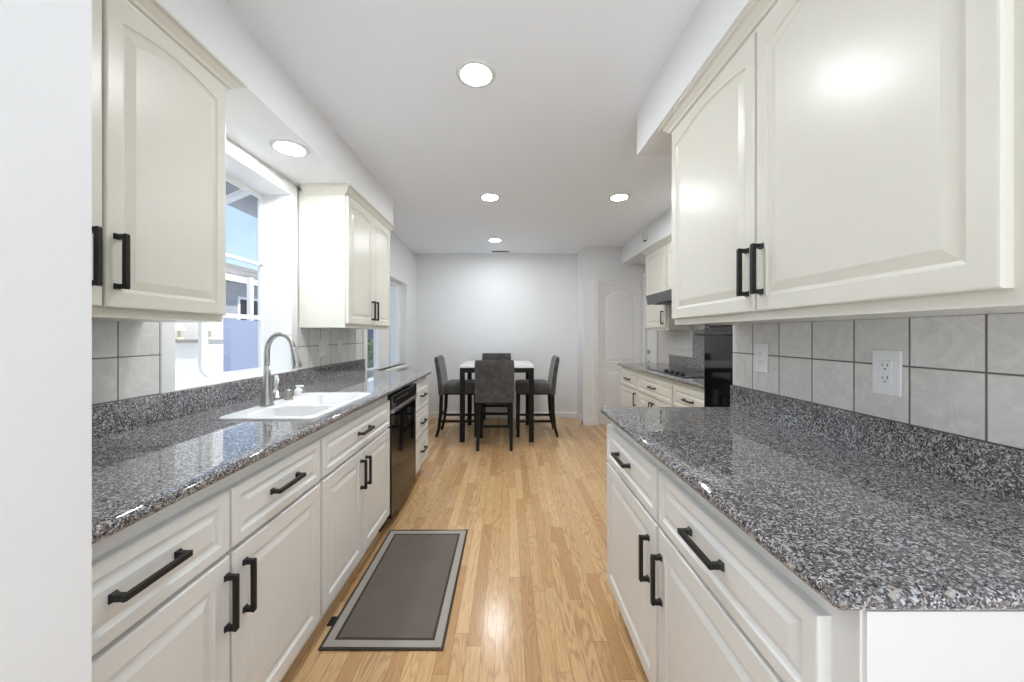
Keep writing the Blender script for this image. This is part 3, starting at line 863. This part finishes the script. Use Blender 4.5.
# ------------------------------------------------------------------ tile
tb = obj('tile_splashback', boxes((XL + 0.0005, -1.365, 0.492, 1.424, 1.0225, 1.2995)), 'tile_left'); tag(tb, 'grey stone tile splashback left of the sink window', 'tiled splashback')
tb = obj('tile_splashback', boxes((XL + 0.0005, -1.365, 2.348, 3.42, 1.0225, 1.2995)), 'tile_left'); tag(tb, 'grey stone tile splashback right of the sink window, under the wall cabinet', 'tiled splashback')
tb = obj('tile_splashback', boxes((1.037, 1.0447, 0.40, 1.670, 1.0215, 1.297)), 'tile_right'); tag(tb, 'large grey stone tile splashback on the right with two outlets', 'tiled splashback')
tb = obj('tile_splashback', boxes((1.868, 1.8797, 3.662, 4.19, 1.0225, 1.2995)), 'tile_far'); tag(tb, 'small pale tile splashback at the far end of the cooktop counter', 'tiled splashback')

# ------------------------------------------------------------------ sink
def rrect(x0, x1, y0, y1, r, z, n=6):
    pts = []
    for cx_, cy_, a0 in ((x0 + r, y0 + r, 180), (x1 - r, y0 + r, 270), (x1 - r, y1 - r, 0), (x0 + r, y1 - r, 90)):
        for k in range(n):
            a = math.radians(a0 + 90 * k / (n - 1)); pts.append((cx_ + r * math.cos(a), cy_ + r * math.sin(a), z))
    return pts
sk = thing('kitchen_sink', 'white double bowl sink set in the left worktop below the window', 'sink', (-0.97, 1.73, CT))
bm = bmesh.new()
zt = CT + 0.009
bx0, bx1 = -1.085, -0.805
bw = [(SK['y0'] + 0.03, 1.690), (1.722, SK['y1'] - 0.03)]
# rim deck: outer ring with lip, and strips round the bowls
lip = [rrect(SK['x0'], SK['x1'], SK['y0'], SK['y1'], 0.035, CT + 0.0002), rrect(SK['x0'] + 0.001, SK['x1'] - 0.001, SK['y0'] + 0.001, SK['y1'] - 0.001, 0.034, zt - 0.003),
       rrect(SK['x0'] + 0.005, SK['x1'] - 0.005, SK['y0'] + 0.005, SK['y1'] - 0.005, 0.031, zt)]
R = loft(bm, lip, cap=False)
outer = R[-1]
# bowls
def bowl(y0, y1, zrim):
    rings = [rrect(bx0, bx1, y0, y1, 0.045, zrim), rrect(bx0 + 0.006, bx1 - 0.006, y0 + 0.006, y1 - 0.006, 0.042, zrim - 0.008),
             rrect(bx0 + 0.014, bx1 - 0.014, y0 + 0.012, y1 - 0.012, 0.05, CT - 0.15), rrect(bx0 + 0.03, bx1 - 0.03, y0 + 0.028, y1 - 0.028, 0.05, CT - 0.178),
             rrect(bx0 + 0.09, bx1 - 0.09, y0 + 0.08, y1 - 0.08, 0.02, CT - 0.182)]
    r = loft(bm, rings, cap=False)
    bm.faces.new(r[-1][::-1]); return r[0]
b1 = bowl(*bw[0], zt); b2 = bowl(*bw[1], zt)
edges = []
for loop in (outer, b1, b2):
    for i in range(len(loop)):
        e_ = bm.edges.get((loop[i], loop[(i + 1) % len(loop)])); edges.append(e_)
bmesh.ops.triangle_fill(bm, use_beauty=True, edges=edges)
o = obj('basin', bm, 'porcelain', sk); autosmooth(o, 35)
for (a, b) in bw:
    bm = bmesh.new(); lathe(bm, [(0.034, 0.0005), (0.036, 0.003), (0.030, 0.004), (0.012, 0.0015)], ((bx0 + bx1) / 2, (a + b) / 2, CT - 0.182))
    obj('drain', bm, 'steel', sk, smooth=True)

# faucet
fc = thing('faucet', 'brushed steel high arc pull-down faucet behind the white sink', 'faucet', (-1.125, 1.69, zt))
bm = bmesh.new()
lathe(bm, [(0.030, 0.0005), (0.030, 0.006), (0.0265, 0.012), (0.0225, 0.05), (0.0185, 0.10), (0.0155, 0.14), (0.0130, 0.19)], (-1.125, 1.69, zt))
obj('base', bm, 'steel', fc, smooth=True)
pts = [(-1.125, 1.69, zt + 0.13), (-1.125, 1.69, zt + 0.25)]
ra = 0.062
for k in range(1, 13):
    a = math.radians(180 - 15 * k * 0.93); pts.append((-1.125 + ra + ra * math.cos(a), 1.69, zt + 0.25 + ra * 1.35 * math.sin(a)))
bm = bmesh.new(); tube(bm, pts, [0.0125, 0.0122] + [0.0118] * 12, 16); obj('spout', bm, 'steel', fc, smooth=True)
p0 = Vector(pts[-1]); d = Vector((0.22, 0, -1)).normalized()
bm = bmesh.new(); tube(bm, [p0, p0 + d * 0.004, p0 + d * 0.02, p0 + d * 0.07, p0 + d * 0.093, p0 + d * 0.097], [0.0135, 0.0148, 0.015, 0.020, 0.021, 0.015], 18)
obj('spray_head', bm, 'steel', fc, smooth=True)
bm = bmesh.new(); tube(bm, [(-1.118, 1.712, zt + 0.055), (-1.115, 1.728, zt + 0.058), (-1.112, 1.745, zt + 0.09), (-1.110, 1.752, zt + 0.115)], [0.007, 0.007, 0.0045, 0.004], 12)
obj('lever', bm, 'steel', fc, smooth=True)
sd = thing('soap_dispenser', 'slim pale soap dispenser just right of the faucet', 'soap dispenser', (-1.235, 1.93, CT))
bm = bmesh.new(); lathe(bm, [(0.019, 0.0005), (0.019, 0.006), (0.011, 0.010), (0.010, 0.04)], (-1.235, 1.93, CT)); obj('base', bm, 'steel', sd, smooth=True)
bm = bmesh.new(); lathe(bm, [(0.0085, 0.04), (0.0095, 0.10), (0.009, 0.118), (0.005, 0.122)], (-1.235, 1.93, CT)); obj('pump', bm, 'plastic', sd, smooth=True)
ag = obj('air_gap', (lambda b: (lathe(b, [(0.021, 0.0005), (0.021, 0.012), (0.016, 0.016), (0.017, 0.046), (0.012, 0.052)], (-1.118, 1.845, zt)), b)[1])(bmesh.new()), 'nickel', smooth=True)
tag(ag, 'short round nickel air gap cap on the sink rim', 'air gap cap')
bc = thing('bottle', 'small squat white bottle with a sideways nozzle at the back of the sink', 'bottle', (-1.138, 1.965, zt))
bm = bmesh.new(); lathe(bm, [(0.019, 0.0005), (0.021, 0.004), (0.021, 0.030), (0.014, 0.038), (0.010, 0.040), (0.010, 0.046)], (-1.138, 1.965, zt)); obj('body', bm, 'plastic', bc, smooth=True)
bm = boxes((-1.15, -1.112, 1.957, 1.973, zt + 0.046, zt + 0.056)); obj('cap', bm, 'plastic', bc, bevel=0.003)
bm = boxes((-1.1172, -1.1168, 1.957, 1.973, zt + 0.012, zt + 0.026)); obj('label', bm, 'nickel', bc)

# ------------------------------------------------------------------ outlets and switches
def outlet(label, side, x, y, z, w=0.073, h=0.122, kind='outlet', group=None):
    t = thing('wall_outlet' if kind == 'outlet' else 'light_switch', label, 'outlet' if kind == 'outlet' else 'switch', (x, y, z), group)
    def bx(a, b, *r):
        xs = sorted((x + side * a, x + side * b)); return (xs[0], xs[1], *r)
    obj('cover_plate', boxes(bx(0.0002, 0.006, y - w / 2, y + w / 2, z - h / 2, z + h / 2)), 'plastic', t, bevel=0.003)
    if kind == 'outlet':
        obj('insert', boxes(bx(0.006, 0.0085, y - 0.0165, y + 0.0165, z - 0.033, z + 0.033)), 'plastic', t, bevel=0.001)
        bm = bmesh.new()
        for dz in (0.018, -0.016):
            box(bm, *bx(0.0085, 0.0089, y - 0.0075, y - 0.0055, z + dz - 0.001, z + dz + 0.007))
            box(bm, *bx(0.0085, 0.0089, y + 0.0055, y + 0.0075, z + dz - 0.001, z + dz + 0.006))
            box(bm, *bx(0.0085, 0.0089, y - 0.002, y + 0.002, z + dz - 0.010, z + dz - 0.006))
        obj('slots', bm, 'slot', t)
    else:
        n = 2 if w > 0.1 else 1
        for k in range(n):
            yc = y + (k - (n - 1) / 2) * 0.046
            obj('rocker', boxes(bx(0.006, 0.010, yc - 0.0165, yc + 0.0165, z - 0.033, z + 0.033)), 'plastic', t, bevel=0.0015)
    return t
outlet('white outlet on the right splashback nearest the camera', -1, 1.037, 0.988, 1.150, 0.076, 0.124)
outlet('white outlet on the right splashback near the black wall oven', -1, 1.037, 1.478, 1.158, 0.076, 0.118)
outlet('wide white double switch plate on the left splashback beyond the faucet', 1, -1.365, 2.672, 1.150, 0.132, 0.122, 'switch')
outlet('small white outlet on the left splashback, right of the double switch', 1, -1.365, 2.94, 1.152, 0.073, 0.118)

# ------------------------------------------------------------------ cooktop, hood, oven
ck = thing('cooktop', 'black glass cooktop in the far right granite worktop', 'cooktop', (1.59, 3.21, CT))
obj('glass_top', boxes((1.380, 1.804, 2.83, 3.59, CT + 0.0005, CT + 0.007)), 'black_glass', ck, bevel=0.002)
obj('body', boxes((1.402, 1.782, 2.852, 3.568, CT - 0.028, CT + 0.0005)), 'oven_body', ck)
for y in (2.97, 3.07, 3.17, 3.27):
    bm = bmesh.new(); lathe(bm, [(0.022, 0.0), (0.022, 0.006), (0.017, 0.008), (0.015, 0.018), (0.012, 0.020)], (1.43, y, CT + 0.007)); obj('knob', bm, 'black', ck, smooth=True)
for x, y, r in ((1.54, 3.00, 0.075), (1.54, 3.42, 0.09), (1.70, 3.00, 0.09), (1.70, 3.42, 0.075)):
    bm = bmesh.new(); lathe(bm, [(r, 0), (r, 0.0006), (r - 0.004, 0.0006), (r - 0.004, 0)], (x, y, CT + 0.007), 40, cap=False); obj('burner_ring', bm, 'rubber', ck)

hd = thing('range_hood', 'slim dark under-cabinet range hood above the cooktop', 'range hood', (1.63, 3.27, 1.55))
bm = bmesh.new(); ya, yb = 2.865, 3.676
prof = [(1.878, 1.556), (1.415, 1.556), (1.400, 1.645), (1.60, 1.6585), (1.878, 1.6585)]
loft(bm, [[(a, ya, b) for a, b in prof], [(a, yb, b) for a, b in prof]])
obj('body', bm, 'hood', hd, bevel=0.002)
obj('filter', boxes((1.47, 1.66, 2.92, 3.25, 1.548, 1.556), (1.47, 1.66, 3.28, 3.62, 1.548, 1.556)), 'oven_body', hd)

ot = thing('oven_cabinet', 'tall cream cabinet that houses the black wall oven', 'cabinet', (1.61, 2.09, 0))
TX0, TX1, TY0, TY1 = 1.335, 1.876, 1.70, 2.410
obj('carcass', boxes((TX0, TX1, TY0, TY0 + 0.02, 0, 2.2), (TX0, TX1, TY1 - 0.006, TY1, 0, 2.2), (TX0 + 0.001, TX1, TY0 + 0.02, TY1 - 0.006, 0.66, 0.70),
                     (TX0 + 0.001, TX1, TY0 + 0.02, TY1 - 0.006, 1.42, 1.46), (TX0 + 0.001, TX1, TY0 + 0.02, TY1 - 0.006, 2.16, 2.2), (TX0 + 0.05, TX0 + 0.07, TY0 + 0.02, TY1 - 0.006, 0, 0.10),
                     (TX0 + 0.001, TX0 + 0.02, TY0 + 0.02, TY1 - 0.006, 0.10, 0.13)), 'cream', ot)
front('drawer', -1, TX0, TY0 + 0.01, TY1 - 0.004, 0.12, 0.69, ot, 'cream', h='h', F=0.05)
front('door', -1, TX0, TY0 + 0.01, 2.048, 1.47, 2.18, ot, 'cream', arch=0.05, h=(2.02, 1.6))
front('door', -1, TX0, 2.052, TY1 - 0.004, 1.47, 2.18, ot, 'cream', arch=0.05, h=(2.08, 1.6))
ov = thing('wall_oven', 'black glass wall oven with a black bar handle, between the two right counters', 'oven', (1.6, 2.09, 0.70))
obj('body', boxes((TX0, 1.85, TY0 + 0.024, TY1 - 0.010, 0.702, 1.418)), 'oven_body', ov)
obj('door', boxes((TX0 - 0.03, TX0 - 0.002, TY0 + 0.012, TY1 + 0.0, 0.70, 1.300)), 'black_glass', ov, bevel=0.003)
obj('control_panel', boxes((TX0 - 0.026, TX0 - 0.002, TY0 + 0.012, TY1 + 0.0, 1.306, 1.42)), 'black_glass', ov, bevel=0.003)
bm = bmesh.new(); tube(bm, [(TX0 - 0.075, TY0 + 0.03, 1.255), (TX0 - 0.075, TY1 + 0.012, 1.255)], 0.010, 14)
for y in (TY0 + 0.07, TY1 - 0.05): tube(bm, [(TX0 - 0.07, y, 1.255), (TX0 - 0.030, y, 1.255)], 0.008, 12)
obj('handle', bm, 'black', ov, smooth=True)

# ------------------------------------------------------------------ rug
bm = bmesh.new()
nx, ny = 24, 44
def rz(x, y):
    return 0.0065 + 0.0014 * math.sin(x * 9 + y * 3) * math.sin(y * 7)
g_top, g_bot = [], []
for j in range(ny + 1):
    ra_, rb_ = [], []
    for i in range(nx + 1):
        u, v = i / nx, j / ny
        x = RUG['x0'] + (RUG['x1'] - RUG['x0']) * u; y = RUG['y0'] + (RUG['y1'] - RUG['y0']) * v
        if j == ny: y += 0.004 * math.sin(u * 5 + 0.4)
        z = rz(x, y)
        if j == ny: z += 0.004 * (u ** 2)
        ra_.append(bm.verts.new((x, y, z))); rb_.append(bm.verts.new((x, y, 0.0006)))
    g_top.append(ra_); g_bot.append(rb_)
for j in range(ny):
    for i in range(nx):
        bm.faces.new((g_top[j][i], g_top[j][i + 1], g_top[j + 1][i + 1], g_top[j + 1][i]))
        bm.faces.new((g_bot[j][i], g_bot[j + 1][i], g_bot[j + 1][i + 1], g_bot[j][i + 1]))
for j in range(ny):
    bm.faces.new((g_top[j][0], g_top[j + 1][0], g_bot[j + 1][0], g_bot[j][0])); bm.faces.new((g_top[j][nx], g_bot[j][nx], g_bot[j + 1][nx], g_top[j + 1][nx]))
for i in range(nx):
    bm.faces.new((g_top[0][i], g_bot[0][i], g_bot[0][i + 1], g_top[0][i + 1])); bm.faces.new((g_top[ny][i], g_top[ny][i + 1], g_bot[ny][i + 1], g_bot[ny][i]))
rg = obj('kitchen_rug', bm, 'rug'); tag(rg, 'brown woven kitchen rug with a pale border lying on the oak floor', 'rug')
obj('care_label', boxes((-0.780, -0.750, 1.555, 1.605, 0.0012, 0.004)), 'black', rg)

# ------------------------------------------------------------------ dining set
TX, TY = (-0.561, 0.301), (4.203, 5.06)
tbl = thing('dining_table', 'counter height dining table with white top and black square legs', 'table', ((TX[0] + TX[1]) / 2, (TY[0] + TY[1]) / 2, 0))
obj('tabletop', boxes((TX[0], TX[1], TY[0], TY[1], 0.866, 0.890)), 'table_top', tbl, bevel=0.002)
lw = 0.056
obj('apron', boxes((TX[0] + lw, TX[1] - lw, TY[0] + 0.004, TY[0] + 0.026, 0.810, 0.866), (TX[0] + lw, TX[1] - lw, TY[1] - 0.026, TY[1] - 0.004, 0.810, 0.866),
                   (TX[0] + 0.004, TX[0] + 0.026, TY[0] + lw, TY[1] - lw, 0.810, 0.866), (TX[1] - 0.026, TX[1] - 0.004, TY[0] + lw, TY[1] - lw, 0.810, 0.866)), 'black_wood', tbl)
for x in (TX[0], TX[1] - lw):
    for y in (TY[0], TY[1] - lw):
        obj('leg', boxes((x, x + lw, y, y + lw, 0, 0.866)), 'black_wood', tbl, bevel=0.002)

def make_chair():
    """faces +Y, back at -Y; origin on the floor at its middle"""
    t = thing('dining_chair', '', 'chair', (0, 0, 0), 'counter height chairs at the dining table')
    w, dpt = 0.428, 0.485
    # seat cushion: domed rounded box
    bm = bmesh.new(); rings = []
    for z, d in ((0.535, 0.012), (0.545, 0.002), (0.60, 0.0), (0.632, 0.006), (0.650, 0.022), (0.660, 0.05)):
        rings.append(rrect(-w / 2 + d, w / 2 - d, -dpt / 2 + 0.05 + d, dpt / 2 - d, 0.03, z, 5))
    loft(bm, rings); o = obj('seat', bm, 'velvet', t, smooth=True, raw=True); autosmooth(o, 50)
    # back: upholstered slab, leaning and gently curved
    bm = bmesh.new(); rings = []
    n = 12
    for k in range(n + 1):
        s = k / n; z = 0.512 + (0.977 - 0.512) * s
        yc = -dpt / 2 + 0.028 - 0.062 * s ** 1.6
        th = 0.030 - 0.006 * s
        if k == n: th *= 0.55
        if k == 0: th *= 0.9
        wd = w / 2 - (0.004 if k in (0, n) else 0)
        r = 0.012
        rings.append([(-wd, yc - th + r, z), (-wd + r, yc - th, z), (wd - r, yc - th, z), (wd, yc - th + r, z), (wd, yc + th - r, z), (wd - r, yc + th, z), (-wd + r, yc + th, z), (-wd, yc + th - r, z)])
    loft(bm, rings); o = obj('backrest', bm, 'velvet', t, raw=True); autosmooth(o, 40)
    def leg(pts, hw):
        bm = bmesh.new()
        loft(bm, [[(x - h, y - h, z), (x + h, y - h, z), (x + h, y + h, z), (x - h, y + h, z)] for (x, y, z), h in zip(pts, hw)])
        return obj('leg', bm, 'black_wood', t, raw=True)
    for s in (-1, 1):
        x = s * 0.180
        leg([(x, dpt / 2 - 0.03, 0), (x, dpt / 2 - 0.035, 0.54)], [0.017, 0.021])
        leg([(x, -dpt / 2 - 0.028, 0), (x, -dpt / 2 + 0.005, 0.12), (x, -dpt / 2 + 0.026, 0.30), (x, -dpt / 2 + 0.034, 0.54)], [0.0165, 0.0175, 0.02, 0.021])
        bm = boxes((x - 0.010, x + 0.010, -dpt / 2 + 0.022, dpt / 2 - 0.035, 0.178, 0.205)); obj('side_stretcher', bm, 'black_wood', t, raw=True)
    obj('footrest', boxes((-0.17, 0.17, dpt / 2 - 0.043, dpt / 2 - 0.023, 0.28, 0.31)), 'black_wood', t, raw=True)
    obj('rear_stretcher', boxes((-0.17, 0.17, -dpt / 2 + 0.008, -dpt / 2 + 0.026, 0.238, 0.265)), 'black_wood', t, raw=True)
    obj('seat_frame', boxes((-0.18, 0.18, -dpt / 2 + 0.05, dpt / 2 - 0.03, 0.515, 0.538)), 'black_wood', t, raw=True)
    return t
ch0 = make_chair()
PI = math.pi
for i, (x, y, r, lab) in enumerate((
        (-0.146, 4.175, 0, 'grey upholstered dining chair in front of the table, its back to the camera'),
        (-0.606, 4.615, -PI / 2, 'grey upholstered dining chair at the left end of the table'),
        (0.336, 4.615, PI / 2, 'grey upholstered dining chair at the right end of the table'),
        (-0.168, 5.085, PI, 'grey upholstered dining chair behind the table, against the far wall, mostly hidden'))):
    o = ch0 if i == 0 else copy_tree(ch0)
    o.location = (x, y, 0); o.rotation_euler = (0, 0, r); o['label'] = lab

# ------------------------------------------------------------------ outside
struct('ground', boxes((-40, -1.62, -15, 60, -0.35, -0.25)), 'concrete')
# own roof overhang
bm = boxes((-2.26, -1.58, -2.0, 7.0, 2.30, 2.36)); o = struct('roof_eave', bm, 'eave')
bm = bmesh.new()
a0, a1 = Vector((-1.62, 2.44, 2.262)), Vector((-2.24, 2.82, 2.262)); dd = (a1 - a0).normalized(); nn = Vector((-dd.y, dd.x, 0)) * 0.022
loft(bm, [[p + nn, p - nn, p - nn + Vector((0, 0, 0.037)), p + nn + Vector((0, 0, 0.037))] for p in (a0, a1)])
ob = obj('eave_brace', bm, 'vinyl'); ob['kind'] = 'structure'
struct('roof_main', boxes((-1.6, 2.3, Y0, YB + 0.3, H + 0.11, H + 0.2)), 'eave')

# neighbouring house
nb = thing('neighbour_house', 'blue grey neighbouring house with shingle roof seen through the sink window', 'house', (-6.5, 8, -0.25))
obj('wall', boxes((-10, -6.0, 5.6, 30, -0.25, 2.45)), 'siding', nb)
bm = bmesh.new()
loft(bm, [[(-5.75, y, 2.40), (-5.75, y, 2.48), (-9, y, 3.55), (-12.2, y, 2.48), (-12.2, y, 2.40)] for y in (3.0, 31)])
obj('roof', bm, 'shingle', nb)
obj('gutter', boxes((-5.75, -5.66, 3.0, 31, 2.36, 2.48)), 'vinyl', nb)
for y in (8.0, 11.0, 15.0):
    w_ = obj('window', boxes((-6.0, -5.96, y, y + 1.3, 1.0, 2.1)), 'vinyl', nb)
    obj('pane', boxes((-5.96, -5.955, y + 0.06, y + 0.62, 1.06, 2.04), (-5.96, -5.955, y + 0.68, y + 1.24, 1.06, 2.04)), 'black_glass', w_)
# white garden wall with a capped ledge and two small lanterns
gw = thing('garden_wall', 'white rendered garden wall with grey capped ledge outside the sink window', 'wall', (-4.9, 5.4, -0.25))
obj('render', boxes((-5.8, -4.17, 5.0, 5.3, -0.25, 1.14), (-5.8, -4.33, 5.3, 5.5, -0.25, 3.3)), 'stucco', gw)  # rear block raised out of view to give the worktop a white reflection
obj('cap', boxes((-5.82, -4.15, 4.96, 5.30, 1.14, 1.185)), 'cap', gw)
def lantern():
    t = thing('garden_lantern', '', 'lantern', (0, 0, 0), 'small lanterns on the garden wall ledge')
    bm = bmesh.new(); lathe(bm, [(0.05, 0.0), (0.05, 0.02), (0.02, 0.03), (0.018, 0.12), (0.09, 0.125), (0.035, 0.20), (0.012, 0.23)], seg=20)
    obj('lamp_body', bm, 'pale_metal', t, smooth=False, raw=True); return t
ln = lantern()
for i, (x, lab) in enumerate(((-4.66, 'pale lantern on the garden wall ledge, the left one'), (-4.24, 'pale lantern on the garden wall ledge, the right one'))):
    o = ln if i == 0 else copy_tree(ln)
    o.location = (x, 5.13, 1.185); o['label'] = lab
fn = thing('garden_fence', 'lavender grey panel fence outside the sink window', 'fence', (-4.5, 12, -0.25))
for k in range(8):
    y = 5.62 + k * 1.9
    obj('panel', boxes((-4.52, -4.49, y + 0.06, y + 1.84, -0.2, 1.50)), 'fence_paint', fn)
    obj('post', boxes((-4.54, -4.46, y - 0.04, y + 0.06, -0.25, 1.54)), 'fence_paint', fn)
pc = thing('patio_post', 'slim white patio post between the window and the neighbouring house', 'post', (-5.2, 7.3, -0.25))
obj('shaft', boxes((-5.24, -5.16, 7.26, 7.34, -0.25, 2.4)), 'vinyl', pc)

sd2 = thing('garden_shed', 'slate blue garden shed seen through the dining window', 'shed', (-3.2, 12, -0.25))
obj('wall', boxes((-3.78, -2.5, 11.0, 13.0, -0.25, 2.7)), M['slate'], sd2)
bm = bmesh.new(); loft(bm, [[(-3.85, y, 2.66), (-3.14, y, 3.15), (-2.43, y, 2.66), (-2.43, y, 2.72), (-3.14, y, 3.22), (-3.85, y, 2.72)] for y in (10.9, 13.1)]); obj('roof', bm, 'shingle', sd2)
# shrub outside the dining window
sh = thing('garden_shrub', 'green leafy shrub outside the dining window', 'shrub', (-3.1, 8.0, -0.25))
bm = bmesh.new()
for k in range(1500):
    th, ph = random.uniform(0, 2 * PI), random.uniform(-0.6, PI / 2); r = 0.55 * random.uniform(0.55, 1.0)
    c = Vector((-3.1 + r * math.cos(th) * math.cos(ph), 8.0 + r * math.sin(th) * math.cos(ph), 0.55 + 0.7 * r * math.sin(ph) * 1.5))
    a = Vector((random.uniform(-1, 1), random.uniform(-1, 1), random.uniform(-.4, 1))).normalized() * 0.07
    b = a.cross(Vector((random.random(), random.random(), random.random()))).normalized() * 0.036
    m_ = c + a * 0.5 + Vector((0, 0, 0.01))
    v = [bm.verts.new(q) for q in (c, m_ + b, c + a, m_ - b)]
    bm.faces.new(v)
obj('foliage', bm, 'leaf', sh)
bm = bmesh.new(); tube(bm, [(-3.1, 8, -0.25), (-3.08, 8.0, 0.1), (-3.12, 8.02, 0.6)], [0.05, 0.04, 0.02], 10); obj('trunk', bm, 'bark', sh)

for o in bpy.data.objects:
    if '_o' in o: del o['_o']
